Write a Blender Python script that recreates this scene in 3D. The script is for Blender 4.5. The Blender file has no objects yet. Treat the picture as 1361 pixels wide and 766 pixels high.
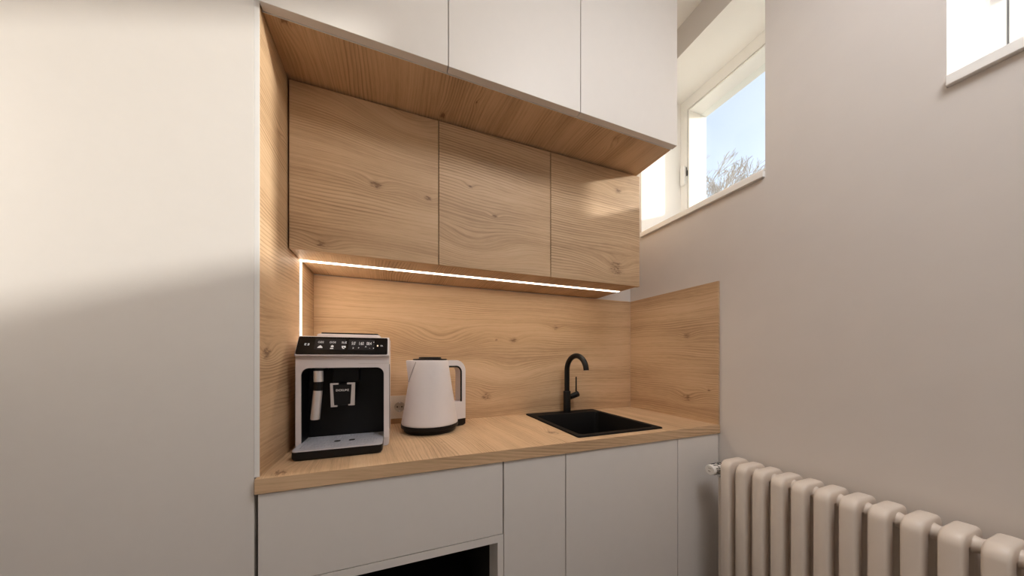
import bpy, bmesh, math, random
from mathutils import Vector, Matrix
PI = math.pi
scene = bpy.context.scene
C = scene.collection
S = 1.04            # metres per scene unit; the camera stands at the origin of the unit frame
H = 1.24            # camera height above the floor (m)
FL = -H / S         # floor level in units
def W(p): return Vector((p[0]*S, p[1]*S, H + p[2]*S))

# ------------------------------------------------------------------ planes of the room (units)
XL, XR = -.351, 1.477        # inner face of side panel, right wall
YB = 1.589                   # face of the backsplash
YD = 1.2375                  # oak door fronts
YW = 1.003                   # white upper door fronts
ZC, ZCB = -.3273, -.3680     # worktop top / bottom
ZS = .968                    # soffit
ZDB = .3776                  # oak doors bottom
CEIL = 1.853
XF, XG, XO = 1.826, 1.87, 2.0
S1, S2, S3 = .611, 1.202, .356     # base unit splits
U1, U2, UR = .161, .6775, 1.196    # upper unit splits

# ------------------------------------------------------------------ node helpers
def newmat(name):
    m = bpy.data.materials.new(name); m.use_nodes = True
    nt = m.node_tree
    return m, nt, nt.nodes['Principled BSDF']
def srgb(r, g, b):
    f = lambda c: (c/255/12.92) if c/255 <= .04045 else ((c/255+.055)/1.055)**2.4
    return (f(r), f(g), f(b), 1)
def mathn(nt, op, a, b=None, c=None):
    n = nt.nodes.new('ShaderNodeMath'); n.operation = op
    for i, v in enumerate((a, b, c)):
        if v is None: continue
        if isinstance(v, (int, float)): n.inputs[i].default_value = v
        else: nt.links.new(v, n.inputs[i])
    return n.outputs[0]
def noise(nt, vec, scale, detail=2, rough=.5, dim='3D'):
    n = nt.nodes.new('ShaderNodeTexNoise'); n.noise_dimensions = dim
    n.inputs['Scale'].default_value = scale; n.inputs['Detail'].default_value = detail
    n.inputs['Roughness'].default_value = rough
    if vec is not None: nt.links.new(vec, n.inputs['Vector'])
    return n.outputs['Fac']
def comb(nt, x, y, z):
    n = nt.nodes.new('ShaderNodeCombineXYZ')
    for i, v in enumerate((x, y, z)):
        if isinstance(v, (int, float)): n.inputs[i].default_value = v
        else: nt.links.new(v, n.inputs[i])
    return n.outputs[0]
def ramp(nt, fac, stops):
    n = nt.nodes.new('ShaderNodeValToRGB'); e = n.color_ramp.elements
    e[0].position, e[0].color = stops[0]; e[1].position, e[1].color = stops[-1]
    for p, c in stops[1:-1]:
        k = e.new(p); k.color = c
    nt.links.new(fac, n.inputs[0]); return n.outputs[0]
def mixc(nt, fac, a, b, mode='MIX'):
    n = nt.nodes.new('ShaderNodeMix'); n.data_type = 'RGBA'; n.blend_type = mode
    if isinstance(fac, (int, float)): n.inputs[0].default_value = fac
    else: nt.links.new(fac, n.inputs[0])
    for i, v in ((6, a), (7, b)):
        if isinstance(v, tuple): n.inputs[i].default_value = v
        else: nt.links.new(v, n.inputs[i])
    return n.outputs[2]

def plain(name, col, rough=.5, metal=0, grain=0, gscale=60, spec=.5, bump=0):
    """matte paint / laminate / metal with a faint procedural mottling"""
    m, nt, b = newmat(name)
    b.inputs['Roughness'].default_value = rough
    b.inputs['Metallic'].default_value = metal
    b.inputs['Specular IOR Level'].default_value = spec
    tc = nt.nodes.new('ShaderNodeTexCoord').outputs['Object']
    nz = noise(nt, tc, gscale, 4, .6)
    lo = tuple(c*(1-grain) for c in col[:3]) + (1,)
    hi = tuple(min(1, c*(1+grain)) for c in col[:3]) + (1,)
    nt.links.new(ramp(nt, nz, [(.3, lo), (.7, hi)]), b.inputs['Base Color'])
    if bump:
        bn = nt.nodes.new('ShaderNodeBump'); bn.inputs['Strength'].default_value = bump
        bn.inputs['Distance'].default_value = .002
        nt.links.new(nz, bn.inputs['Height']); nt.links.new(bn.outputs[0], b.inputs['Normal'])
    return m

def wood(name, along, across, thick, knots=(), seed=0., org=(0, 0, 0), tint=1., lean=0.):
    """oak laminate: grain along one object axis, figure bending round the given knots
    knots: (x, y, z, radius) in room units"""
    m, nt, b = newmat(name)
    tc = nt.nodes.new('ShaderNodeTexCoord').outputs['Object']
    sp = nt.nodes.new('ShaderNodeSeparateXYZ'); nt.links.new(tc, sp.inputs[0])
    ix = 'XYZ'.index
    u = sp.outputs[ix(along)]; v = sp.outputs[ix(across)]; w = sp.outputs[ix(thick)]
    v = mathn(nt, 'ADD', v, mathn(nt, 'MULTIPLY', w, .8))
    v = mathn(nt, 'ADD', v, mathn(nt, 'MULTIPLY', u, lean))
    # big slow warp of the grain
    wv = comb(nt, mathn(nt, 'MULTIPLY', u, 1.1), mathn(nt, 'MULTIPLY', v, 3.2), seed)
    big = mathn(nt, 'SUBTRACT', noise(nt, wv, 1.0, 2, .5), .5)
    wv2 = comb(nt, mathn(nt, 'MULTIPLY', u, 5.), mathn(nt, 'MULTIPLY', v, 18.), seed+7.)
    med = mathn(nt, 'SUBTRACT', noise(nt, wv2, 1.0, 2, .5), .5)
    phi = mathn(nt, 'ADD', v, mathn(nt, 'MULTIPLY', big, .11))
    phi = mathn(nt, 'ADD', phi, mathn(nt, 'MULTIPLY', med, .0045))
    core = None
    fine = mathn(nt, 'SUBTRACT', noise(nt, comb(nt, mathn(nt, 'MULTIPLY', u, 45.), mathn(nt, 'MULTIPLY', v, 130.), seed+3.), 1.0, 2, .6), .5)
    for (kx, ky, kz, r, *nocore) in knots:
        k = W((kx, ky, kz)) - Vector(org)
        ku, kv, kw = k[ix(along)], k[ix(across)], k[ix(thick)]
        kv = kv + .8*kw + lean*ku
        du = mathn(nt, 'DIVIDE', mathn(nt, 'SUBTRACT', u, ku), r*4.2)
        dv = mathn(nt, 'DIVIDE', mathn(nt, 'SUBTRACT', v, kv), r*2.0)
        r2 = mathn(nt, 'ADD', mathn(nt, 'MULTIPLY', du, du), mathn(nt, 'MULTIPLY', dv, dv))
        g = mathn(nt, 'POWER', 2.718, mathn(nt, 'MULTIPLY', r2, -1.))
        phi = mathn(nt, 'ADD', phi, mathn(nt, 'MULTIPLY', g, r*1.7))
        if nocore: continue
        # core: irregular dark eye
        cu = mathn(nt, 'DIVIDE', mathn(nt, 'SUBTRACT', u, ku), r*1.35)
        cv = mathn(nt, 'DIVIDE', mathn(nt, 'SUBTRACT', v, kv), r*.95)
        c2 = mathn(nt, 'ADD', mathn(nt, 'MULTIPLY', cu, cu), mathn(nt, 'MULTIPLY', cv, cv))
        c2 = mathn(nt, 'ADD', mathn(nt, 'ADD', c2, mathn(nt, 'MULTIPLY', med, 3.)), mathn(nt, 'MULTIPLY', fine, 5.))
        cg = mathn(nt, 'POWER', 2.718, mathn(nt, 'MULTIPLY', c2, -1.6))
        core = cg if core is None else mathn(nt, 'MAXIMUM', core, cg)
    # broad tone bands, growth lines and fine pores, all in the bent field
    band = noise(nt, comb(nt, mathn(nt, 'MULTIPLY', u, .9), mathn(nt, 'MULTIPLY', phi, 9.), seed+3.), 1., 3, .55)
    line = noise(nt, comb(nt, mathn(nt, 'MULTIPLY', u, .8), mathn(nt, 'MULTIPLY', phi, 120.), seed+11.), 1., 4, .65)
    ring = mathn(nt, 'SINE', mathn(nt, 'MULTIPLY', phi, 2*PI*85))
    ring = mathn(nt, 'POWER', mathn(nt, 'ADD', mathn(nt, 'MULTIPLY', ring, .5), .5), 3.)
    gate = noise(nt, comb(nt, mathn(nt, 'MULTIPLY', u, 1.6), mathn(nt, 'MULTIPLY', v, 5.), seed+23.), 1., 1, .5)
    gate = mathn(nt, 'MULTIPLY', mathn(nt, 'MAXIMUM', mathn(nt, 'SUBTRACT', gate, .42), 0.), 1.5)
    pore = noise(nt, comb(nt, mathn(nt, 'MULTIPLY', u, 16.), mathn(nt, 'MULTIPLY', phi, 520.), seed+31.), 1., 2, .6)
    t = mathn(nt, 'ADD', mathn(nt, 'MULTIPLY', band, .38), mathn(nt, 'MULTIPLY', line, .36))
    t = mathn(nt, 'ADD', t, mathn(nt, 'MULTIPLY', pore, .26))
    t = mathn(nt, 'SUBTRACT', t, mathn(nt, 'MULTIPLY', mathn(nt, 'MULTIPLY', ring, gate), .40))
    k = lambda c: (c[0]*tint, c[1]*tint, c[2]*tint, 1)
    col = ramp(nt, t, [(.27, k(srgb(150, 119, 88))), (.42, k(srgb(185, 153, 119))),
                       (.52, k(srgb(206, 173, 137))), (.70, k(srgb(221, 192, 158)))])
    if core is not None:
        col = mixc(nt, mathn(nt, 'MINIMUM', mathn(nt, 'MULTIPLY', core, .62), .7), col, k(srgb(96, 62, 38)))
    nt.links.new(col, b.inputs['Base Color'])
    b.inputs['Roughness'].default_value = .52
    b.inputs['Specular IOR Level'].default_value = .35
    bn = nt.nodes.new('ShaderNodeBump'); bn.inputs['Strength'].default_value = .12
    bn.inputs['Distance'].default_value = .001
    nt.links.new(pore, bn.inputs['Height']); nt.links.new(bn.outputs[0], b.inputs['Normal'])
    return m

def emit(name, col, strength):
    m, nt, b = newmat(name)
    b.inputs['Base Color'].default_value = (.8, .8, .8, 1)
    b.inputs['Emission Color'].default_value = col
    b.inputs['Emission Strength'].default_value = strength
    return m

def glassmat():
    m = bpy.data.materials.new('window_glass'); m.use_nodes = True
    nt = m.node_tree; nt.nodes.clear()
    out = nt.nodes.new('ShaderNodeOutputMaterial'); mx = nt.nodes.new('ShaderNodeMixShader')
    tr = nt.nodes.new('ShaderNodeBsdfTransparent'); tr.inputs[0].default_value = (.97, .985, .98, 1)
    gl = nt.nodes.new('ShaderNodeBsdfGlossy'); gl.inputs['Roughness'].default_value = .0
    lw = nt.nodes.new('ShaderNodeLayerWeight'); lw.inputs[0].default_value = .5
    fr = mathn(nt, 'ADD', mathn(nt, 'MULTIPLY', mathn(nt, 'POWER', lw.outputs['Facing'], 5.), .85), .035)
    nt.links.new(fr, mx.inputs[0])
    nt.links.new(tr.outputs[0], mx.inputs[1]); nt.links.new(gl.outputs[0], mx.inputs[2])
    nt.links.new(mx.outputs[0], out.inputs[0])
    return m

M = dict(
    wall=plain('wall_paint', srgb(217, 211, 206), .85, grain=.012, gscale=9, spec=.2, bump=.05),
    reveal=plain('blown_out_reveal', srgb(248, 246, 243), .8, grain=.006, gscale=9, spec=.2),  # wall paint whitened so the reveals look blown out by daylight
    ceil=plain('ceiling_paint', srgb(242, 239, 235), .9, grain=.01, gscale=9, spec=.2),
    floor=plain('floor_tile', srgb(84, 72, 64), .5, grain=.08, gscale=5),
    lam=plain('white_laminate', srgb(228, 223, 218), .42, grain=.008, gscale=25, spec=.4),
    lamedge=plain('white_edge_band', srgb(236, 234, 232), .4, grain=.004),
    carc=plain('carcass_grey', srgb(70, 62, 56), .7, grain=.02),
    niche=plain('niche_shade_black', srgb(34, 28, 24), .7, grain=.05),  # shade of the deep open niche put into the colour
    frame=plain('window_white', srgb(248, 247, 244), .4, grain=.003),
    gasket=plain('rubber_gasket', srgb(128, 127, 127), .7, grain=.02),
    dark=plain('dark_metal', srgb(60, 58, 55), .5, grain=.05),
    rad=plain('radiator_enamel', srgb(226, 214, 202), .38, grain=.012, gscale=14, spec=.45),
    valve=plain('valve_white', srgb(240, 236, 230), .4, grain=.01),
    ink=plain('valve_black_marks', srgb(30, 26, 24), .6, grain=.02),
    chrome=plain('pipe_chrome', srgb(200, 198, 194), .25, 1),
    black=plain('matt_black_granite', srgb(11, 10, 10), .6, grain=.2, gscale=300, spec=.16),
    tap=plain('matt_black_tap', srgb(12, 11, 11), .42, grain=.06, spec=.28),
    kettle=plain('kettle_white', srgb(226, 220, 220), .38, grain=.008, gscale=80),
    kblack=plain('kettle_black_plastic', srgb(12, 10, 10), .42, grain=.05, spec=.3),
    cwhite=plain('machine_white_plastic', srgb(222, 214, 214), .4, grain=.006),
    cblack=plain('machine_black_plastic', srgb(14, 14, 15), .42, grain=.08, spec=.3),
    cgloss=plain('machine_gloss_black', srgb(13, 12, 12), .22, grain=.03, spec=.3),
    cdisp=plain('display_glass', srgb(34, 33, 36), .3, grain=.05, spec=.3),
    steel=plain('brushed_steel', srgb(226, 224, 226), .36, .7, grain=.05, gscale=40),
    grid=plain('tray_steel', srgb(206, 206, 214), .45, .25, grain=.05, gscale=60),
    silver=plain('silver_plastic', srgb(205, 198, 196), .38, .25, grain=.02),
    glyph=emit('display_glyph', srgb(215, 214, 216), .28),
    amber=emit('amber_pilot', srgb(255, 214, 170), .8),
    seam=plain('seam_grey', srgb(148, 138, 136), .6, grain=.01),  # darker grey of the spout seam lines
    print=plain('white_print', srgb(250, 248, 246), .5, grain=.01),
    plug=plain('socket_white', srgb(228, 218, 206), .4, grain=.008),
    pluggrey=plain('socket_recess', srgb(190, 182, 172), .45, grain=.02),
    led=emit('led_diffuser', (1.0, .86, .69, 1), 25.0),
    alu=plain('led_profile', srgb(210, 205, 198), .4, .6),
    lamp=emit('fill_lamp_diffuser', (1.0, .99, 1.0, 1), 14.5),  # glow of the added fill lamp
    bark=plain('bark', srgb(198, 186, 174), .9, grain=.15, gscale=8),
    ground=plain('outdoor_ground', srgb(196, 192, 180), .95, grain=.2, gscale=1.5),
    glass=glassmat(),
)

# ------------------------------------------------------------------ object helpers
def tag(o, label=None, cat=None, group=None, kind=None):
    if label: o['label'] = label
    if cat: o['category'] = cat
    if group: o['group'] = group
    if kind: o['kind'] = kind
    return o
def thing(name, base, label, cat, group=None):
    o = bpy.data.objects.new(name, None); C.objects.link(o)
    o.empty_display_size = .05
    o.location = W(base)
    return tag(o, label, cat, group)
def root_loc(p):
    v = Vector((0, 0, 0))
    while p is not None: v += Vector(p.location); p = p.parent
    return v
def obj(name, bm, mat, parent=None, smooth=False, auto=None):
    """link a bmesh (in room units) as ONE mesh object"""
    org = root_loc(parent)
    for v in bm.verts: v.co = W(v.co) - org
    bmesh.ops.recalc_face_normals(bm, faces=bm.faces)
    me = bpy.data.meshes.new(name); bm.to_mesh(me); bm.free()
    mats = mat if isinstance(mat, (list, tuple)) else [mat]
    for m in mats: me.materials.append(m)
    if smooth:
        for p in me.polygons: p.use_smooth = True
        me.set_sharp_from_angle(angle=math.radians(auto if auto else 40))
    o = bpy.data.objects.new(name, me); C.objects.link(o)
    if parent is not None: o.parent = parent
    return o
def struct(name, bm, mat, parent=None, **k):
    o = obj(name, bm, mat, parent, **k)
    if parent is None: o['kind'] = 'structure'
    return o
def box(bm, x0, x1, y0, y1, z0, z1, bev=0, seg=2, mi=0):
    r = bmesh.ops.create_cube(bm, size=1)
    vs = r['verts']
    for v in vs:
        v.co = Vector(((x0+x1)/2 + v.co.x*(x1-x0), (y0+y1)/2 + v.co.y*(y1-y0), (z0+z1)/2 + v.co.z*(z1-z0)))
    fs = list({f for v in vs for f in v.link_faces})
    for f in fs: f.material_index = mi
    if bev:
        es = list({e for v in vs for e in v.link_edges})
        bmesh.ops.bevel(bm, geom=es, offset=bev, segments=seg, affect='EDGES', profile=.5)
    return bm
def B(*a, **k): return box(bmesh.new(), *a, **k)
def loft(bm, rings, cap0=True, cap1=True, closed=True):
    vr = [[bm.verts.new(p) for p in r] for r in rings]
    n = len(vr[0])
    for a, b in zip(vr, vr[1:]):
        for i in range(n if closed else n-1):
            j = (i+1) % n
            bm.faces.new((a[i], a[j], b[j], b[i]))
    if cap0: bm.faces.new(vr[0][::-1])
    if cap1: bm.faces.new(vr[-1])
    return bm
def tube(bm, path, radii, n=16, cap=True):
    path = [Vector(p) for p in path]
    if isinstance(radii, (int, float)): radii = [radii]*len(path)
    rings = []; up = None
    for i, p in enumerate(path):
        d = (path[min(i+1, len(path)-1)] - path[max(i-1, 0)]).normalized()
        if up is None:
            up = Vector((0, 0, 1)) if abs(d.z) < .9 else Vector((1, 0, 0))
        a = (up - d*up.dot(d)).normalized(); b = d.cross(a); up = a
        rings.append([p + radii[i]*(math.cos(2*PI*k/n)*a + math.sin(2*PI*k/n)*b) for k in range(n)])
    return loft(bm, rings, cap, cap)
def lathe(bm, cx, cy, prof, n=48, fn=None):
    rings = []
    for r, z in prof:
        ring = []
        for k in range(n):
            t = 2*PI*k/n
            rr = r if fn is None else r + fn(t, z)
            ring.append(Vector((cx + rr*math.cos(t), cy + rr*math.sin(t), z)))
        rings.append(ring)
    return loft(bm, rings, True, True)
def rrect(a0, a1, b0, b1, r, n=6):
    """rounded rectangle as 2-D points, counter-clockwise"""
    pts = []
    rs = r if isinstance(r, (list, tuple)) else [r]*4
    for (ca, cb, t0, q) in ((a1, b1, 0, rs[0]), (a0, b1, 90, rs[1]), (a0, b0, 180, rs[2]), (a1, b0, 270, rs[3])):
        sa = -1 if ca == a1 else 1; sb = -1 if cb == b1 else 1
        for k in range(n+1):
            t = math.radians(t0 + 90*k/n)
            pts.append((ca + sa*q + q*math.cos(t), cb + sb*q + q*math.sin(t)))
    return pts
def ring_prism(bm, outer, inner, f0, f1):
    """hollow frame: outer / inner 2-D loops of equal count, placed by f0 and f1"""
    o0 = [bm.verts.new(f0(p)) for p in outer]; i0 = [bm.verts.new(f0(p)) for p in inner]
    o1 = [bm.verts.new(f1(p)) for p in outer]; i1 = [bm.verts.new(f1(p)) for p in inner]
    n = len(outer)
    for k in range(n):
        j = (k+1) % n
        bm.faces.new((o0[k], o0[j], i0[j], i0[k])); bm.faces.new((o1[k], i1[k], i1[j], o1[j]))
        bm.faces.new((o0[k], o1[k], o1[j], o0[j])); bm.faces.new((i0[k], i0[j], i1[j], i1[k]))
    return bm
def prism(bm, pts, f0, f1):
    return loft(bm, [[f0(p) for p in pts], [f1(p) for p in pts]])
def text_into(bm, s, place, size, depth=.0004, align='CENTER'):
    cu = bpy.data.curves.new('lettering', 'FONT'); cu.body = s; cu.size = 1; cu.extrude = .02
    cu.align_x = align; cu.align_y = 'CENTER'
    o = bpy.data.objects.new('lettering', cu); C.objects.link(o)
    dg = bpy.context.evaluated_depsgraph_get()
    me = bpy.data.meshes.new_from_object(o.evaluated_get(dg))
    n0 = len(bm.verts)
    bm.from_mesh(me)
    bm.verts.ensure_lookup_table()
    for v in bm.verts[n0:]:
        v.co = place(v.co.x*size, v.co.y*size, depth if v.co.z > 0 else 0)
    bpy.data.objects.remove(o); bpy.data.curves.remove(cu); bpy.data.meshes.remove(me)
    return bm

# ------------------------------------------------------------------ room shell
RX0, RY0 = -.98, -2.3
struct('floor', B(RX0-.1, XG, RY0-.1, YB+.12, FL-.1, FL), M['floor'])
struct('ceiling', B(RX0-.1, XO, RY0-.1, YB+.12, CEIL, CEIL+.12), M['ceil'])
struct('wall_back', B(RX0-.1, XG, YB+.012, YB+.12, FL, CEIL), M['wall'])
struct('wall_left', B(RX0-.1, RX0, RY0-.1, YB+.012, FL, CEIL), M['wall'])
struct('wall_front', B(RX0, XG, RY0-.1, RY0, FL, CEIL), M['wall'])
# openings: (y0, y1, z0, z1) in the wall face, jamb width, (splay near, splay head)
OPEN = [(.807, 1.503, .776, 1.688, .053, .057), (-.42, .3526, .776, 1.735, .032, .035), (-1.85, -.85, .776, 1.735, .032, .035)]  # last window is unseen, added behind the viewer to let in more sun
SILL_T = .806
def opening(i):
    y0, y1, z0, z1, j, hd = OPEN[i]
    A = (y0, y1, z0, z1)
    Bq = (y0-.090, y1, z0, z1+hd)
    Cq = (y0-.045, y1-j, 1.0, z1+hd-.077 if i == 0 else z1+hd-.03)
    return A, Bq, Cq
def holed(bm, x, holes, ya, yb, za, zb):
    """a wall face at x with rectangular holes, in a grid"""
    ys = sorted({ya, yb} | {h[0] for h in holes} | {h[1] for h in holes})
    zs = sorted({za, zb} | {h[2] for h in holes} | {h[3] for h in holes})
    vv = {}
    def g(y, z):
        if (y, z) not in vv: vv[(y, z)] = bm.verts.new((x, y, z))
        return vv[(y, z)]
    for a, b in zip(ys, ys[1:]):
        for c, d in zip(zs, zs[1:]):
            my, mz = (a+b)/2, (c+d)/2
            if any(h[0] < my < h[1] and h[2] < mz < h[3] for h in holes): continue
            bm.faces.new((g(a, c), g(b, c), g(b, d), g(a, d)))
def rect_x(x, q): return [(x, q[0], q[2]), (x, q[1], q[2]), (x, q[1], q[3]), (x, q[0], q[3])]
bm = bmesh.new()
ops = [opening(i) for i in range(3)]
holed(bm, XR, [o[0] for o in ops], RY0-.1, YB+.012, FL-.1, CEIL)
holed(bm, XG, [o[2] for o in ops], RY0-.1, YB+.12, FL-.1, CEIL+.1)
holed(bm, XO, [o[2] for o in ops], RY0-.1, YB+.12, FL-.1, CEIL+.1)
for A, Bq, Cq in ops:
    n0 = len(bm.faces)
    loft(bm, [rect_x(XR, A), rect_x(XF, Bq), rect_x(XG, Bq)], False, False)
    loft(bm, [rect_x(XG, Cq), rect_x(XO, Cq)], False, False)
    bm.faces.ensure_lookup_table()
    for f in bm.faces[n0:]: f.material_index = 1
struct('wall_right', bm, [M['wall'], M['reveal']])

def inset(q, d): return (q[0]+d, q[1]-d, q[2]+d, q[3]-d)
for i in range(3):
    A, Bq, Cq = ops[i]
    w = bpy.data.objects.new('window_%d' % (i+1), None); C.objects.link(w)
    w.location = W((XF, (A[0]+A[1])/2, SILL_T)); w['kind'] = 'structure'
    fo = (Bq[0], Bq[1], SILL_T, Bq[3]); fi = inset(Cq, -.004)
    q2 = lambda q: [(q[0], q[2]), (q[1], q[2]), (q[1], q[3]), (q[0], q[3])]
    obj('window_frame', ring_prism(bmesh.new(), q2(fo), q2(fi), lambda p: (XF, p[0], p[1]), lambda p: (XG+.0, p[0], p[1])), M['frame'], w)
    obj('gasket', ring_prism(bmesh.new(), q2(fi), q2(inset(Cq, .001)), lambda p: (XF+.006, p[0], p[1]), lambda p: (XG, p[0], p[1])), M['gasket'], w)
    obj('sash', ring_prism(bmesh.new(), q2(inset(Cq, .001)), q2(inset(Cq, .009)), lambda p: (XF+.001, p[0], p[1]), lambda p: (XO-.01, p[0], p[1])), M['frame'], w)
    q = inset(Cq, .010)
    obj('pane', B(XO-.070, XO-.064, q[0], q[1], q[2], q[3]), M['glass'], w)
    obj('window_sill', B(XR-.015, XF, A[0]+.001, A[1]-.001, A[2]+.001, SILL_T, bev=.002), M['frame'], w)
    if i < 2:
        yh = A[1] - .012
        hg = obj('hinge', B(XF-.022, XF-.001, yh-.03, yh, 1.17, 1.295, bev=.004), M['frame'], w)
        bm = bmesh.new()
        box(bm, XF-.006, XF+.0, yh-.043, yh-.032, 1.225, 1.262, bev=.003)
        tube(bm, [(XF-.004, yh-.036, 1.262), (XF-.004, yh-.033, 1.285)], .0022, 8)
        obj('latch', bm, M['dark'], hg)

# outdoors: ground and a bare tree
struct('ground', B(XO+.02, 70, -40, 60, FL-.5, FL-.3), M['ground'])
random.seed(11)
TX, TY = 7.30, 5.28
tr = thing('bare_tree', (TX, TY, FL-.3), 'bare leafless tree outside, seen low in the pane of the left high window', 'tree')
bmt, bmb = bmesh.new(), bmesh.new()
base = Vector((TX, TY, FL-.3))
def branch(p, d, ln, r, depth):
    pts = [p]; rr = [r]; q = p; dd = d.copy()
    for k in range(3):
        dd = (dd + Vector((random.uniform(-.16, .16), random.uniform(-.16, .16), random.uniform(-.05, .14)))).normalized()
        q = q + dd*ln/3; pts.append(q); rr.append(max(r*(1-.2*(k+1)), .004))
    tube(bmb, pts, rr, 5 if depth < 3 else 3)
    if depth >= 7: return
    for k in range(3 if depth in (2, 3, 4) else 2):
        a = random.uniform(0, 2*PI); s = random.uniform(.25, .6)
        side = dd.orthogonal().normalized(); side.rotate(Matrix.Rotation(a, 3, dd))
        branch(pts[random.choice((2, 3, 3))], (dd + side*s).normalized(), ln*random.uniform(.66, .86), rr[-1]*.78, depth+1)
trunk = [base + Vector((0, 0, 0)), base + Vector((.03, 0, 1.2)), base + Vector((.0, .04, 2.8)), base + Vector((.05, .02, 4.3))]
tube(bmt, trunk, [.17, .13, .11, .09], 10)
for k in range(5):
    a = k*2*PI/5 + .4
    branch(trunk[3] - Vector((0, 0, .35*(k % 2))), Vector((math.cos(a)*.15, math.sin(a)*.15, 1)).normalized(), .62, .050, 1)
obj('trunk', bmt, M['bark'], tr, smooth=True)
obj('crown', bmb, M['bark'], tr)['kind'] = 'stuff'

# lamp added on the unseen ceiling behind the viewer, for general fill light
lx, ly = .82, -.25
t = thing('fill_lamp', (lx, ly, CEIL), 'added round white ceiling lamp behind the viewer, for fill light', 'lamp')
bm = bmesh.new(); lathe(bm, lx, ly, [(.42, CEIL-.001), (.42, CEIL-.05), (.40, CEIL-.055)], 48); obj('fill_lamp_body', bm, M['lamedge'], t, smooth=True)
bm = bmesh.new(); lathe(bm, lx, ly, [(.395, CEIL-.0555), (.39, CEIL-.075), (.33, CEIL-.09), (.0005, CEIL-.095)], 48); obj('diffuser', bm, M['lamp'], t, smooth=True)

# ------------------------------------------------------------------ tall white cupboard on the left
t = thing('tall_cupboard', (-.66, 1.3, FL), 'tall plain white cupboard front on the left, sunlit in its upper half', 'cupboard')
obj('cupboard_body', B(RX0+.005, -.3635, 1.036, YB+.01, FL, CEIL-.002), M['lam'], t)
obj('door', B(RX0+.005, -.3625, 1.015, 1.034, FL+.08, CEIL-.004, bev=.0012), M['lam'], t)
obj('plinth', B(RX0+.005, -.3635, 1.0345, 1.036, FL, FL+.078), M['lam'], t)

# oak lined side panel with a white front edge
base = (-.3565, 1.3, ZC)
t = thing('end_board', base, 'tall oak lined side panel with white front edge, left of the worktop', 'panel')
org = W(base)
obj('panel_board', B(-.3615, XL, 1.0172, YB+.010, ZC+.0006, CEIL-.003),
    wood('oak_side_panel', 'Y', 'Z', 'X', [(XL, 1.068, .013, .018), (XL, 1.16, .72, .012)], 41., org, .90), t)
obj('edge_band', B(-.3618, XL+.0004, 1.0150, 1.0172, ZC+.0006, CEIL-.003), M['lamedge'], t)['label'] = 'white edge band'

# ------------------------------------------------------------------ worktop
base = ((-.356+XR)/2, 1.3, ZC)
t = thing('worktop', base, 'oak worktop with front-to-back grain carrying the appliances and sink', 'worktop')
org = W(base)
SX0, SX1, SY0, SY1 = .692, 1.152, 1.040, 1.578     # sink rim
bm = bmesh.new()
hx0, hx1, hy0, hy1 = SX0+.018, SX1-.018, SY0+.018, SY1-.018
xs = [-.356, hx0, hx1, XR-.0005]; ys = [1.0, hy0, hy1, YB+.0112]
for a in range(3):
    for b in range(3):
        if a == 1 and b == 1: continue
        v0 = [bm.verts.new((x, y, ZC)) for x, y in ((xs[a], ys[b]), (xs[a+1], ys[b]), (xs[a+1], ys[b+1]), (xs[a], ys[b+1]))]
        v1 = [bm.verts.new((x, y, ZCB)) for x, y in ((xs[a], ys[b]), (xs[a+1], ys[b]), (xs[a+1], ys[b+1]), (xs[a], ys[b+1]))]
        bm.faces.new(v0); bm.faces.new(v1[::-1])
        for k, (p, q) in enumerate(((0, 1), (1, 2), (2, 3), (3, 0))):
            out = (k == 0 and (b == 0 or (a == 1 and b == 2))) or (k == 2 and (b == 2 or (a == 1 and b == 0))) \
                or (k == 3 and (a == 0 or (a == 2 and b == 1))) or (k == 1 and (a == 2 or (a == 0 and b == 1)))
            if out: bm.faces.new((v0[p], v1[p], v1[q], v0[q]))
bmesh.ops.remove_doubles(bm, verts=bm.verts, dist=1e-5)
obj('board', bm, wood('oak_worktop', 'Y', 'X', 'Z', [(.635, 1.16, ZC, .022), (-.31, 1.03, ZC, .02), (.163, 1.181, ZC, .004)], 5., org, 1.03, .10), t)
obj('front_edge', B(-.356, XR-.0005, .9988, 1.0, ZCB, ZC-.0004),
    wood('oak_front_edge', 'X', 'Z', 'Y', [], 77., org, 1.08, .12), t)

# backsplash boards
base = (.56, YB+.005, ZC)
t = thing('back_splashback', base, 'long oak splashback board behind coffee machine, kettle and tap', 'splashback')
obj('splash_board', B(XL+.0005, XR-.0115, YB, YB+.0115, ZC+.0006, .377),
    wood('oak_splashback', 'X', 'Z', 'Y', [(.622, YB, .103, .017), (.896, YB, .181, .012), (.46, YB, -.212, .020), (.19, YB, .08, .045, 0), (.60, YB, -.10, .05, 0), (.52, YB, .100, .005)], 13., W(base), 1.0), t)
base = (XR-.005, 1.3, ZC)
t = thing('side_splashback', base, 'short oak splashback board standing against the right wall beside the sink', 'splashback')
obj('splash_board', B(XR-.011, XR-.0005, 1.0005, YB-.0005, ZC+.0006, .3765),
    wood('oak_side_splash', 'Y', 'Z', 'X', [(XR-.011, 1.17, -.216, .020), (XR-.011, 1.049, -.163, .007), (XR-.011, 1.17, .120, .014)], 29., W(base), .97), t)

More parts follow.
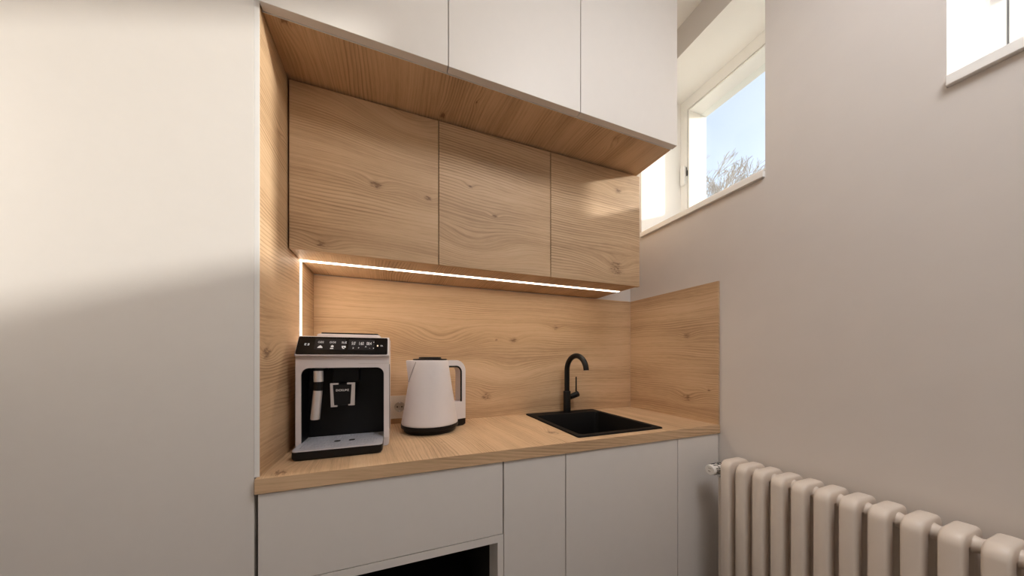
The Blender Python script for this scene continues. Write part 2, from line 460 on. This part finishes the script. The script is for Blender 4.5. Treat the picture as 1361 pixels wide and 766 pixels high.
# ------------------------------------------------------------------ white upper cabinets
xs = [XL+.0015, U1, U2, UR]
labs = ['white handleless top cabinet at the left end, above the left oak door',
        'white handleless top cabinet in the middle, between two narrow joints',
        'white handleless top cabinet at the right end, next to the window']
g = .0014
for k in range(3):
    t = thing('top_cabinet', ((xs[k]+xs[k+1])/2, 1.3, ZS), labs[k], 'cabinet', 'white top cabinets under the ceiling')
    obj('cabinet_body', B(xs[k]+.0003, xs[k+1]-.0003, YW+.0275, YB+.010, ZS+.017, CEIL-.003), M['lam'], t)
    obj('door', B(xs[k]+g, xs[k+1]-(g if k < 2 else 0), YW, YW+.0265, ZS+.001, CEIL-.006, bev=.001), M['lam'], t)
base = (.42, 1.3, ZS)
t = thing('soffit_panel', base, 'dark toned oak soffit board under the white top cabinets', 'panel')
obj('soffit_board', B(XL+.001, UR-.006, YW+.030, YB+.010, ZS, ZS+.016),
    wood('oak_soffit', 'Y', 'X', 'Z', [(.283, 1.105, ZS, .006), (.9, 1.06, ZS, .016), (.171, 1.215, ZS, .012), (-.30, 1.03, ZS, .015)], 53., W(base), 1.0, .06), t)
obj('front_lip', B(XL+.001, UR-.006, YW+.0280, YW+.0299, ZS, ZS+.016), M['lamedge'], t)['label'] = 'thin white front lip'

# oak wall cabinets
xs = [XL+.002, .1594, .6716, 1.2035]
kn = [[(-.245, YD, .405, .017), (-.073, YD, .655, .014), (.118, YD, .638, .010), (.06, YD, .93, .055, 0)],
      [(.289, YD, .72, .008), (.399, YD, .614, .009), (.30, YD, .46, .045, 0)],
      [(1.05, YD, .458, .032), (1.059, YD, .857, .016)]]
labs = ['wide oak wall cabinet at the left, touching the tall side panel',
        'oak wall cabinet in the middle of the row above the kettle',
        'oak wall cabinet at the right end, above the sink']
for k in range(3):
    base = ((xs[k]+xs[k+1])/2, 1.4, ZDB)
    t = thing('wall_cabinet', base, labs[k], 'cabinet', 'oak wall cabinets above the worktop')
    org = W(base)
    um = wood('oak_underside', 'Y', 'X', 'Z', [], 61.+k*.2, org, .95, .05)
    obj('cabinet_body', B(xs[k]+.0002, xs[k+1]-.0005, YD+.0205, YB+.010, ZDB+.0045, ZS-.0005), um, t)
    obj('door', B(xs[k]+(.0016 if k else .004), xs[k+1]-(.0016 if k < 2 else 0), YD, YD+.0195, ZDB, ZS-.007, bev=.0012),
        wood('oak_door', 'X', 'Z', 'Y', kn[k], 90.+k*17.3, org, .96, (.07, .04, .05)[k]), t)

# ------------------------------------------------------------------ LED strips
t = thing('led_strip', (.42, 1.392, ZDB), 'horizontal glowing LED strip under the oak wall cabinets', 'led strip', 'warm LED strips of the niche')
obj('profile', B(XL+.001, 1.196, 1.3755, 1.4045, ZDB+.0041, ZDB+.0044), M['alu'], t)
obj('diffuser', B(XL+.001, 1.1955, 1.378, 1.402, ZDB+.0032, ZDB+.0040), M['led'], t)
t = thing('led_strip', (XL, 1.392, ZC), 'vertical glowing LED strip on the side panel behind the coffee machine', 'led strip', 'warm LED strips of the niche')
obj('profile', B(XL+.0004, XL+.0012, 1.3755, 1.4045, ZC+.0008, ZDB-.0006), M['alu'], t)
obj('diffuser', B(XL+.0013, XL+.0024, 1.380, 1.400, .070, ZDB-.0006), M['led'], t)

# ------------------------------------------------------------------ base cabinets
YF0 = 1.005; ZT = ZCB-.0018
def base_unit(x0, x1, label):
    t = thing('base_cabinet', ((x0+x1)/2, 1.3, FL), label, 'cabinet', 'white base cabinets under the worktop')
    return t
g = .0018
t = base_unit(-.3525, S3, 'wide white base cabinet at the left with drawer above dark open niche')
ZD1 = -.6268; ZN1 = -.6535
obj('drawer', B(-.3525+.002, S3-g-.0012, YF0, YF0+.0185, ZD1+.0013, ZT-.0014, bev=.0012), M['lam'], t)
nx0, nx1, nz0, nz1 = -.325, .334, -1.02, ZN1
q2 = lambda a, b, c, d: [(a, c), (b, c), (b, d), (a, d)]
obj('niche_frame', ring_prism(bmesh.new(), q2(-.3525+.002, S3-.0008, FL+.09, ZD1-.0010), q2(nx0, nx1, nz0, nz1),
    lambda p: (p[0], YF0, p[1]), lambda p: (p[0], YF0+.10, p[1])), M['lam'], t)
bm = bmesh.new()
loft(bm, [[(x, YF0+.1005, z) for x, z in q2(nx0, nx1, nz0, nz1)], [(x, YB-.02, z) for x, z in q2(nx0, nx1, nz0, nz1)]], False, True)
obj('niche_lining', bm, M['niche'], t)['label'] = 'niche lining, black for the shade inside'
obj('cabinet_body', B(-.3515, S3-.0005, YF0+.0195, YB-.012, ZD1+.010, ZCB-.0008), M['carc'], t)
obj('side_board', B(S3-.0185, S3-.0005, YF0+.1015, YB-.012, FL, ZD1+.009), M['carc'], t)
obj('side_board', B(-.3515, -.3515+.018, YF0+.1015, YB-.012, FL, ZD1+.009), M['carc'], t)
for (x0, x1, lab) in ((S3, S1, 'narrow white base cabinet door between drawer and sink cabinets'),
                      (S1, S2, 'wide white base cabinet with plain door directly under the black sink'),
                      (S2, XR-.001, 'white base cabinet at the right end, in the corner behind the radiator')):
    t = base_unit(x0, x1, lab)
    b_ = bmesh.new()
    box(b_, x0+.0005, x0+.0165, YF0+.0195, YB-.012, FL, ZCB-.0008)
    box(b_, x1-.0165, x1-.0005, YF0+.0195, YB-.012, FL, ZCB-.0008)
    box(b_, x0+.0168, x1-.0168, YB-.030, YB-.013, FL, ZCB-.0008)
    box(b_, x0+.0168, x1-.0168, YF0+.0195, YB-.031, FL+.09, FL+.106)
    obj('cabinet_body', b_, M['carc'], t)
    obj('door', B(x0+g, x1-g, YF0, YF0+.0185, FL+.09, ZT-.0012, bev=.0012), M['lam'], t)

# ------------------------------------------------------------------ sink and tap
t = thing('sink', ((SX0+SX1)/2, (SY0+SY1)/2, ZC), 'square black inset sink with raised flat rim in the oak worktop', 'sink')
bm = bmesh.new()
n = 5; ZR = ZC+.0065
bx0, bx1, by0, by1 = SX0+.030, SX1-.030, SY0+.030, SY1-.085
L = [(rrect(SX0, SX1, SY0, SY1, .010, n), ZC+.0006), (rrect(SX0, SX1, SY0, SY1, .010, n), ZR-.002),
     (rrect(SX0+.002, SX1-.002, SY0+.002, SY1-.002, .010, n), ZR),
     (rrect(bx0-.004, bx1+.004, by0-.004, by1+.004, .022, n), ZR),
     (rrect(bx0, bx1, by0, by1, .022, n), ZR-.006),
     (rrect(bx0+.006, bx1-.006, by0+.006, by1-.006, .03, n), ZC-.17),
     (rrect(bx0+.03, bx1-.03, by0+.03, by1-.03, .03, n), ZC-.187)]
loft(bm, [[(x, y, z) for x, y in l] for l, z in L], False, True)
obj('basin', bm, M['black'], t, smooth=True, auto=35)
bm = bmesh.new(); cx, cy = (bx0+bx1)/2, (by0+by1)/2
lathe(bm, cx, cy, [(.042, ZC-.1868), (.042, ZC-.184), (.036, ZC-.183), (.020, ZC-.185)], 32)
obj('drain', bm, M['dark'], t, smooth=True)

tx, ty = .943, 1.537
t = thing('mixer_tap', (tx, ty, ZR), 'matt black swan-neck mixer tap standing on the back rim of the sink', 'tap')
bm = bmesh.new(); lathe(bm, tx, ty, [(.0235, ZR+.0004), (.0235, ZR+.004), (.0212, ZR+.005), (.0212, ZR+.122), (.020, ZR+.125)], 32)
obj('tap_body', bm, M['tap'], t, smooth=True)
pth = [(tx, ty, ZR+.1255), (tx, ty, ZR+.2400)]
R = .0845; zc = ZR+.2480
for k in range(0, 25):
    a = PI*k/24*.98
    pth.append((tx + .10*R*(1-math.cos(a)), ty - R*(1-math.cos(a)), zc + R*math.sin(a)))
bm = bmesh.new(); tube(bm, pth, .0150, 20)
obj('spout', bm, M['tap'], t, smooth=True)
bm = bmesh.new()
d = Vector((.9, -.15, .33)).normalized(); p0 = Vector((tx, ty, ZR+.082)) + d*.0215
tube(bm, [p0, p0+d*.030, p0+d*.052, p0+d*.055], [.0155, .0165, .0172, .0150], 24)
hs = obj('lever_hub', bm, M['tap'], t, smooth=True)
bm = bmesh.new()
p1 = p0+d*.040 + Vector((0, 0, .0172)); tube(bm, [p1, p1+Vector((0, 0, .03)), p1+Vector((0, 0, .088))], [.0046, .0042, .0040], 12)
obj('lever_stick', bm, M['tap'], hs, smooth=True)

# ------------------------------------------------------------------ kettle
kx, ky = .143, 1.405
ha = math.radians(22); sa = math.radians(190)
t = thing('kettle', (kx, ky, ZC), 'white conical electric kettle with black lid and base, standing on the worktop', 'kettle')
z0 = ZC
def spoutfn(tt, z):
    h = (z - z0)
    if h < .215: return 0
    f = min(1, (h-.215)/.095)
    d_ = abs((tt - sa + PI) % (2*PI) - PI)
    wdt = .10 + .38*f
    return .026*f*max(0, 1-d_/wdt)**.8 if d_ < wdt else 0
prof = [(.1225, .036), (.1235, .040), (.1225, .046)]
for k in range(1, 15):
    h = .046 + (.312-.046)*k/14
    prof.append((.1225 - .0425*((h-.046)/.266)**.92, h))
prof += [(.0785, .316), (.074, .317), (.0735, .312)]
bm = bmesh.new(); lathe(bm, kx, ky, [(r, z0+h) for r, h in prof], 120, spoutfn)
kb = obj('kettle_body', bm, M['kettle'], t, smooth=True, auto=50)
bm = bmesh.new(); lathe(bm, kx, ky, [(.108, z0+.0006), (.112, z0+.004), (.116, z0+.016), (.117, z0+.018), (.1245, z0+.021), (.1250, z0+.0355), (.118, z0+.0358)], 64)
obj('base', bm, M['kblack'], t, smooth=True)
bm = bmesh.new(); lathe(bm, kx, ky, [(.073, z0+.3125), (.0745, z0+.3185), (.0745, z0+.3225), (.050, z0+.3235), (.049, z0+.3300), (.0465, z0+.3312)], 64)
obj('lid', bm, M['kblack'], t, smooth=True)
for sg in (-1, 1):
    pts = []
    for k in range(9):
        f = k/8; h = .222 + (.309-.222)*f
        rr_ = .1225 - .0425*((h-.046)/.266)**.92
        a = sa + sg*(.075 + .40*f)
        pts.append((kx+(rr_+.0007+spoutfn(a, z0+h))*math.cos(a), ky+(rr_+.0007+spoutfn(a, z0+h))*math.sin(a), z0+h))
    bm = bmesh.new(); tube(bm, pts, .0012, 6); obj('spout_seam', bm, M['seam'], kb)
er = Vector((math.cos(ha), math.sin(ha), 0)); et = Vector((-math.sin(ha), math.cos(ha), 0))
def HP(r, h, w): return Vector((kx, ky, z0+h)) + er*r + et*w
def arc(cr, ch, q, t0, t1, n=8): return [(cr+q*math.cos(math.radians(t0+(t1-t0)*k/n)), ch+q*math.sin(math.radians(t0+(t1-t0)*k/n))) for k in range(n+1)]
outer = [(.070, .3165)] + arc(.122, .2635, .053, 90, 0) + [(.175, .034)]
inner = [(.082, .286)] + arc(.122, .258, .028, 90, 0) + [(.1500, .118)]
poly = outer + [(.1245, .034), (.1060, .118)] + inner[::-1]
bm = bmesh.new(); hw = .026
loft(bm, [[HP(r, h, -hw) for r, h in poly], [HP(r, h, hw) for r, h in poly]], False, False)
for w_ in (-hw, hw):
    # side faces as quads between outer and inner, plus the solid foot
    oi = outer[:-1]
    for k in range(len(oi)-1):
        a0, a1, b0, b1 = oi[k], oi[k+1], inner[k], inner[k+1]
        bm.faces.new([bm.verts.new(HP(*p, w_)) for p in (a0, a1, b1, b0)])
    pts = [oi[-1], outer[-1], (.1245, .034), (.1060, .118), inner[-1], inner[-2]]
    bm.faces.new([bm.verts.new(HP(*p, w_)) for p in pts])
bmesh.ops.remove_doubles(bm, verts=bm.verts, dist=1e-5)
hd = obj('handle', bm, M['kettle'], t, smooth=True, auto=35)
for w_ in (-hw,):
    bm = bmesh.new()
    tube(bm, [HP(r-.0005, h+.0005 if k < 5 else h, w_) for k, (r, h) in enumerate(inner)], .0042, 8)
    obj('trim_line', bm, M['kblack'], hd, smooth=True)['label'] = 'black trim line'
bm = bmesh.new()
f = [(.128, .0335), (.175, .0335), (.174, .008), (.160, .002), (.126, .002)]
loft(bm, [[HP(r, h, -hw) for r, h in f], [HP(r, h, hw) for r, h in f]])
obj('handle_foot', bm, M['kblack'], hd)['label'] = 'black foot of the handle'

# ------------------------------------------------------------------ wall socket
sx, sz = .0145, -.243
t = thing('wall_socket', (sx, YB, sz), 'square white power socket on the splashback between coffee machine and kettle', 'socket')
n = 8; hp = .056
ring = [(math.cos(2*PI*k/36)*.028+sx, math.sin(2*PI*k/36)*.028+sz) for k in range(36)]
rr = []
for k in range(36):
    a = 2*PI*k/36; c, s_ = math.cos(a), math.sin(a); m_ = max(abs(c), abs(s_)); rr.append((sx+c/m_*hp, sz+s_/m_*hp))
bm = bmesh.new(); ring_prism(bm, rr, ring, lambda p: (p[0], YB-.008, p[1]), lambda p: (p[0], YB-.0005, p[1]))
obj('faceplate', bm, M['plug'], t)
bm = bmesh.new()
ring_prism(bm, ring, [(sx+(x-sx)*.9, sz+(z-sz)*.9) for x, z in ring], lambda p: (p[0], YB-.0102, p[1]), lambda p: (p[0], YB-.0006, p[1]))
obj('collar', bm, M['plug'], t)
bm = bmesh.new(); prism(bm, [(sx+(x-sx)*.89, sz+(z-sz)*.89) for x, z in ring], lambda p: (p[0], YB-.0022, p[1]), lambda p: (p[0], YB-.0007, p[1]))
rc = obj('recess', bm, M['pluggrey'], t)
for dx in (-.0105, .0105):
    bm = bmesh.new(); tube(bm, [(sx+dx, YB-.0029, sz), (sx+dx, YB-.0023, sz)], .0036, 14); obj('pin_hole', bm, M['ink'], rc)['label'] = 'dark pin hole'
for dz in (-.021, .021):
    obj('earth_clip', B(sx-.004, sx+.004, YB-.0070, YB-.0023, sz+dz-.0022, sz+dz+.0022, bev=.0008), M['steel'], rc)

# ------------------------------------------------------------------ coffee machine (x right, y into, z up from the worktop)
mx, my = -.173, 1.212
t = thing('coffee_machine', (mx, my, ZC), 'white bean-to-cup coffee machine with black front, standing at the left of the worktop', 'coffee machine')
P = lambda x, y, z: Vector((mx+x, my+y, ZC+z))
hwid = .147
AX0, AX1, AZ0, AZ1 = -.131, .129, .022, .2925
bm = bmesh.new()
n = 6
outer = rrect(-hwid, hwid, .0008, .331, [.001, .001, .010, .010], n)
inner = rrect(AX0, AX1, AZ0, AZ1, [.024, .024, .002, .002], n)
ring_prism(bm, outer, inner, lambda p: P(p[0], 0, p[1]), lambda p: P(p[0], .095, p[1]))
prism(bm, rrect(-hwid, hwid, .0008, .331, [.001, .001, .010, .010], n), lambda p: P(p[0], .0955, p[1]), lambda p: P(p[0], .315, p[1]))
side = [(.0, .3312), (-.012, .3345), (-.012, .338), (.036, .402), (.042, .4055), (.30, .4055), (.315, .395), (.315, .3312)]
loft(bm, [[P(-hwid+.003, y, z) for y, z in side], [P(-hwid, y, z) for y, z in side]], True, False)
loft(bm, [[P(-hwid, y, z) for y, z in side], [P(hwid, y, z) for y, z in side]], True, True)
obj('housing', bm, M['cwhite'], t, smooth=True, auto=30)
obj('seam_line', B(mx+.045, mx+hwid+.0002, my-.0004, my+.0005, ZC+.3068, ZC+.3078), M['pluggrey'], t)
bm = bmesh.new()
loft(bm, [[P(x, .004, z) for x, z in rrect(AX0+.0006, AX1-.0006, AZ0, AZ1-.0006, [.024, .024, .002, .002], n)],
          [P(x, .094, z) for x, z in rrect(AX0+.0006, AX1-.0006, AZ0, AZ1-.0006, [.024, .024, .002, .002], n)]], False, True)
ch = obj('brewing_recess', bm, M['cblack'], t, smooth=True, auto=30)
bm = bmesh.new()
box(bm, mx-.046, mx+.040, my+.055, my+.0935, ZC+.235, ZC+.291, bev=.003)
obj('spout_carriage', bm, M['cblack'], ch)
# slanted control panel
pd = Vector((0, .048, .064)).normalized(); pn = Vector((0, -pd.z, pd.y))
p00 = P(0, -.012, .338)
Lp = math.hypot(.048, .064)
def PP(x, s, o=0): return p00 + Vector((x, 0, 0)) + pd*s + pn*o
bm = bmesh.new()
prism(bm, rrect(-.1445, .1415, .0015, Lp-.001, .005, 4), lambda p: PP(p[0], p[1], .0001), lambda p: PP(p[0], p[1], .0030))
cp = obj('control_panel', bm, M['cgloss'], t, smooth=True, auto=30)
def ux(px): return -.1435 + .286*(px-394.6)/118.2
def us(v): return Lp*(474.7-v)/26.7
bm = bmesh.new()
prism(bm, rrect(ux(415), ux(454.5), us(468), us(451.5), .002, 3), lambda p: PP(p[0], p[1], .0031), lambda p: PP(p[0], p[1], .0036))
obj('display', bm, M['cdisp'], cp)
bm = bmesh.new()
prism(bm, rrect(ux(458.5), ux(493.5), us(468), us(451.8), .002, 3), lambda p: PP(p[0], p[1], .0031), lambda p: PP(p[0], p[1], .0036))
obj('display', bm, M['cdisp'], cp)
def txt(bm, s, px, v, size, asp=.8): text_into(bm, s, lambda a, b, d_: PP(ux(px)+a*asp, us(v)+b, .0037+d_), size)
def bar(bm, px0, px1, v0, v1):
    prism(bm, [(ux(px0), us(v1)), (ux(px1), us(v1)), (ux(px1), us(v0)), (ux(px0), us(v0))], lambda p: PP(p[0], p[1], .0037), lambda p: PP(p[0], p[1], .0041))
# recipe names and icons in two rows
for px, top, icon in ((422.6, 'OZE', 'cup'), (437.6, 'OOE', 'pot'), (452.6, 'SUZ', 'bean')):
    bm = bmesh.new(); txt(bm, top, px, 457, .0115); obj('recipe_name', bm, M['glyph'], cp)
    bm = bmesh.new()
    if icon == 'cup':
        bar(bm, px-3.2, px+3.0, 464.3, 465.6); bar(bm, px-2.2, px+2.2, 462.9, 464.1); bar(bm, px-.9, px+.9, 461.8, 462.8)
    elif icon == 'pot':
        bar(bm, px-1.6, px+1.8, 462, 464.2); bar(bm, px-.8, px+.8, 461.2, 461.9); bar(bm, px-2.2, px+1.8, 465.6, 466.9)
    else:
        bar(bm, px-2.8, px+2.4, 462.2, 463.4); bar(bm, px-2.4, px-.6, 463.6, 465.4); bar(bm, px+.3, px+2.8, 463.6, 464.8); bar(bm, px-1.2, px+1, 465.6, 466.6)
    obj('recipe_icon', bm, M['glyph'], cp)
for px, s_ in ((465.2, "5:0'"), (475.4, '1:60'), (486.2, '08:4')):
    bm = bmesh.new(); txt(bm, s_, px, 458.2, .0200, .50); obj('readout', bm, M['glyph'], cp)
for s_, px, v_, sz_ in (('z', 465.2, 464.8, .013), ('+', 472.4, 465, .013), ('^', 482, 464.0, .016), ('-', 487.4, 465, .012)):
    bm = bmesh.new(); txt(bm, s_, px, v_, sz_); obj('status_icon', bm, M['glyph'], cp)
for b_ in ((492.4, 493.2, 454.9, 456.2), (492.2, 493.2, 464.6, 465.8)):
    bm = bmesh.new(); bar(bm, *b_); obj('status_icon', bm, M['glyph'], cp)
bm = bmesh.new()
bar(bm, 403.1, 405.1, 459, 459.7); bar(bm, 403.1, 403.8, 459, 461.9); bar(bm, 403.1, 405.1, 461.2, 461.9)
bar(bm, 406.6, 408.6, 459, 459.7); bar(bm, 407.9, 408.6, 459, 461.9); bar(bm, 406.6, 408.6, 461.2, 461.9)
obj('brand_mark', bm, M['glyph'], cp)
bm = bmesh.new(); bar(bm, 497.4, 499.2, 460.3, 462.4); obj('pilot_light', bm, M['amber'], cp)
bm = bmesh.new(); txt(bm, 'Oo', 504, 461.3, .0085, .75); obj('power_icon', bm, M['glyph'], cp)
# coffee spout with silver brackets
def sxp(px): return -.045 + (px-439.1)*.00236
def szp(v): return .2366 - (v-509.5)*.00271
bm = bmesh.new()
trap = [(sxp(443.5), szp(538.5)), (sxp(466.0), szp(538.5)), (sxp(468.5), szp(510.5)), (sxp(441.8), szp(510.5))]
loft(bm, [[P(x, .060, z) for x, z in trap], [P(x, .006, z) for x, z in trap],
          [P(-.006+(x+.006)*.86, .001, .199+(z-.199)*.93) for x, z in trap]])
sp_ = obj('coffee_spout', bm, M['cblack'], t)
for sgn in (0, 1):
    bm = bmesh.new()
    if sgn == 0:
        pts = [(439.1, 509.3), (450, 508.9), (450, 511), (442.5, 511.2), (444.3, 538), (448.6, 538), (448.6, 540), (440.1, 540.2)]
    else:
        pts = [(472.2, 508.9), (461.4, 508.9), (461.4, 510.9), (467.7, 511.1), (465.9, 537.2), (463.2, 537.2), (463.2, 539), (471.6, 539)]
    pts = [(sxp(a), szp(b)) for a, b in pts]
    prism(bm, pts, lambda p: P(p[0], .0005, p[1]), lambda p: P(p[0], .010, p[1]))
    obj('bracket', bm, M['silver'], sp_)['label'] = 'silver bracket of the spout'
bm = bmesh.new()
text_into(bm, 'EXOKUMZ', lambda a, b, d_: P(-.0065+a*.82, -.0002-d_, szp(518.6)+b), .0105)
obj('lettering', bm, M['print'], sp_)['label'] = 'white lettering'
# frothing wand
bm = bmesh.new(); tube(bm, [P(-.0785, -.006, .282), P(-.0785, -.006, .245)], [.0148, .0148], 24)
fw = obj('frothing_wand', bm, M['steel'], t, smooth=True)
bm = bmesh.new(); tube(bm, [P(-.0790, -.006, .2448), P(-.0800, -.006, .2145)], [.0138, .0138], 24); obj('grip_ring', bm, M['cblack'], fw, smooth=True)
bm = bmesh.new(); tube(bm, [P(-.0802, -.006, .2142), P(-.0880, -.008, .1165), P(-.0880, -.008, .115)], [.0138, .0142, .012], 24); obj('nozzle', bm, M['steel'], fw, smooth=True)
bm = bmesh.new(); box(bm, mx-.092, mx-.066, my-.004, my+.093, ZC+.2835, ZC+.2905); obj('wand_mount', bm, M['cblack'], fw)
# drip tray
bm = bmesh.new()
ln = rrect(-.136, .128, -.092, .090, [.004, .004, .014, .014], 5)
loft(bm, [[P(x*.965, y*.965+.001, .0008) for x, y in ln], [P(x, y, .008) for x, y in ln], [P(x, y, .0295) for x, y in ln]])
dt = obj('drip_tray', bm, M['cblack'], t, smooth=True, auto=30)
bm = bmesh.new()
ln = rrect(-.1355, .1275, -.0915, .0895, [.004, .004, .014, .014], 5)
l2 = rrect(-.120, .112, -.070, .080, .006, 5)
ring_prism(bm, ln, l2, lambda p: P(p[0], p[1], .0334), lambda p: P(p[0], p[1], .0297))
prism(bm, l2, lambda p: P(p[0], p[1], .0298), lambda p: P(p[0], p[1], .0312))
for k in range(24):
    x = -.116 + k*.0097
    box(bm, mx+x, mx+x+.0058, my-.069, my+.079, ZC+.0312, ZC+.0332)
for k in range(4):
    y = -.055 + k*.04
    box(bm, mx-.119, mx+.111, my+y, my+y+.004, ZC+.0313, ZC+.0333)
gr = obj('drip_grid', bm, M['grid'], dt)
for x in (-.022, .024):
    bm = bmesh.new(); prism(bm, rrect(x-.0095, x+.0095, -.012, .008, .006, 4), lambda p: P(p[0], p[1], .0334), lambda p: P(p[0], p[1], .0338))
    obj('drain_slot', bm, M['ink'], gr)['label'] = 'dark drain slot'
# bean hopper lid and side strip
bm = bmesh.new()
loft(bm, [[P(x, y, .4056) for x, y in rrect(-.104, .112, .085, .275, .012, 5)], [P(x, y, .415) for x, y in rrect(-.104, .112, .085, .275, .012, 5)],
          [P(x, y, .418) for x, y in rrect(-.100, .108, .089, .271, .010, 5)]])
hl = obj('hopper_lid', bm, M['cwhite'], t, smooth=True, auto=30)
bm = bmesh.new(); prism(bm, rrect(-.092, .104, .094, .266, .010, 5), lambda p: P(p[0], p[1], .4182), lambda p: P(p[0], p[1], .4235)); obj('lid_rim', bm, M['cblack'], hl)
obj('side_strip', B(mx+hwid+.0002, mx+hwid+.0016, my+.012, my+.060, ZC+.06, ZC+.303), M['gasket'], t)
obj('seam_line', B(mx+hwid-.018, mx+hwid+.0004, my-.0004, my+.0005, ZC+.0285, ZC+.0293), M['pluggrey'], t)

# ------------------------------------------------------------------ radiator
t = thing('radiator', (1.37, .5, FL), 'cream white cast iron column radiator standing along the right wall', 'radiator')
RT, RB, RXA, RXB = -.438, -1.06, 1.300, 1.440
PITCH, Y0 = .0617, .862
def section_bm(yc):
    bm = bmesh.new()
    th, hw_ = .0225, .0205
    path = rrect(RXA+th, RXB-th, RB+th, RT-th, .013, 6)
    n_ = len(path); rings = []
    cx_, cz_ = (RXA+RXB)/2, (RB+RT)/2
    for k in range(n_):
        a = Vector(path[k-1]); b = Vector(path[(k+1) % n_]); d_ = (b-a).normalized(); nr = Vector((d_.y, -d_.x))
        p = Vector(path[k]); ring = []
        for j in range(16):
            tt = 2*PI*j/16; c, s_ = math.cos(tt), math.sin(tt); e = .42
            o = th*math.copysign(abs(c)**e, c); w_ = hw_*math.copysign(abs(s_)**e, s_)
            q = p + nr*o; ring.append((q.x, yc+w_, q.y))
        rings.append(ring)
    rings.append(rings[0])
    loft(bm, rings, False, False)
    bmesh.ops.remove_doubles(bm, verts=bm.verts, dist=1e-6)
    return bm
NS = 13
for k in range(NS):
    yc = Y0 - k*PITCH
    obj('section', section_bm(yc), M['rad'], t, smooth=True, auto=60)
for k in range(NS-1):
    ya, yb = Y0-k*PITCH-.019, Y0-(k+1)*PITCH+.019
    for z in (RT-.036, RB+.036):
        bm = bmesh.new(); tube(bm, [(1.372, ya, z), (1.372, (ya+yb)/2, z), (1.372, yb, z)], [.0225, .0185, .0225], 20)
        obj('nipple', bm, M['rad'], t, smooth=True)
for yc in (Y0, Y0-(NS-1)*PITCH):
    bm = bmesh.new()
    for x in (RXA+.026, RXB-.026): tube(bm, [(x, yc, RB+.01), (x, yc, FL+.02), (x, yc, FL+.001)], [.022, .017, .024], 14)
    obj('foot', bm, M['rad'], t, smooth=True)
# thermostatic valve at the far end
vy, vz = .925, -.4985
bm = bmesh.new()
tube(bm, [(1.372, Y0+.0205, vz+.012), (1.372, vy+.012, vz+.012)], .012, 16)
tube(bm, [(1.405, vy, vz), (1.340+.06, vy, vz)], .014, 16)
tube(bm, [(1.372, vy, vz+.014), (1.372, vy, vz-.04)], .013, 16)
vb = obj('valve_body', bm, M['chrome'], t, smooth=True)
bm = bmesh.new(); tube(bm, [(1.372, vy, vz-.041), (1.372, vy, FL+.001)], .009, 12); obj('supply_pipe', bm, M['rad'], vb, smooth=True)
bm = bmesh.new()
tube(bm, [(1.400, vy, vz), (1.395, vy, vz), (1.318, vy, vz), (1.302, vy, vz), (1.299, vy, vz)], [.017, .0215, .0230, .0222, .020], 32)
vh = obj('thermostat_head', bm, M['valve'], t, smooth=True)
random.seed(4)
bm = bmesh.new()
for k in range(16):
    a = 2*PI*k/16
    for (xa, xb) in ((1.313, 1.325), (1.329, 1.337), (1.342, 1.356), (1.362, 1.374)):
        if random.random() < .22: continue
        r = .0241; aa = a + random.uniform(-.12, .12)
        ring = []
        for (x, da, rr_) in ((xa, -.10, 0), (xb, -.04, 0), (xb, .12, 0), (xa, .06, 0)):
            ring.append((x, vy+math.cos(aa+da)*(r), vz+math.sin(aa+da)*r))
        ring2 = [(p[0], vy+(p[1]-vy)*.93, vz+(p[2]-vz)*.93) for p in ring]
        loft(bm, [ring, ring2])
obj('scale_marking', bm, M['ink'], vh)['label'] = 'black scale marks'
bm = bmesh.new(); box(bm, 1.2984, 1.2992, vy-.009, vy+.006, vz+.006, vz+.009); box(bm, 1.2984, 1.2992, vy-.004, vy+.006, vz-.008, vz-.003)
obj('cap_mark', bm, M['pluggrey'], vh)

# ------------------------------------------------------------------ light: sun, sky
sd = Vector((-1, .42, -.34)).normalized()
sun = bpy.data.lights.new('sun', 'SUN'); sun.energy = 4.8; sun.angle = math.radians(2.2); sun.color = (1.0, .945, .88)
so = bpy.data.objects.new('sun', sun); C.objects.link(so)
so.rotation_euler = sd.to_track_quat('-Z', 'Y').to_euler(); so.location = (8, -3, 5)

w = bpy.data.worlds.new('sky'); scene.world = w; w.use_nodes = True
nt = w.node_tree; bg = nt.nodes['Background']
sk = nt.nodes.new('ShaderNodeTexSky'); sk.sky_type = 'NISHITA'; sk.sun_disc = False
sk.sun_elevation = math.radians(19.4); sk.sun_rotation = math.atan2(1, -.37)
sk.air_density = 1.0; sk.dust_density = 3.0
hz = mixc(nt, .34, sk.outputs[0], (3.4, 3.5, 3.6, 1))
nt.links.new(hz, bg.inputs[0]); bg.inputs[1].default_value = .33

# ------------------------------------------------------------------ camera
cam = bpy.data.cameras.new('camera'); co = bpy.data.objects.new('camera', cam); C.objects.link(co)
cam.sensor_width = 36; cam.lens = 36*397.69/1361; cam.shift_y = 92.96/1361
cam.clip_start = .01
co.location = (0, 0, H); co.rotation_euler = (PI/2, 0, -math.radians(21.1105))
scene.camera = co

scene.view_settings.view_transform = 'Standard'; scene.view_settings.look = 'None'
scene.view_settings.exposure = 0; scene.view_settings.gamma = 1; scene.view_settings.use_curve_mapping = False
scene.cycles.max_bounces = 10; scene.cycles.diffuse_bounces = 6; scene.cycles.glossy_bounces = 4
scene.cycles.transparent_max_bounces = 12
scene.cycles.caustics_reflective = False; scene.cycles.caustics_refractive = False
scene.cycles.sample_clamp_indirect = 6; scene.cycles.sample_clamp_direct = 4
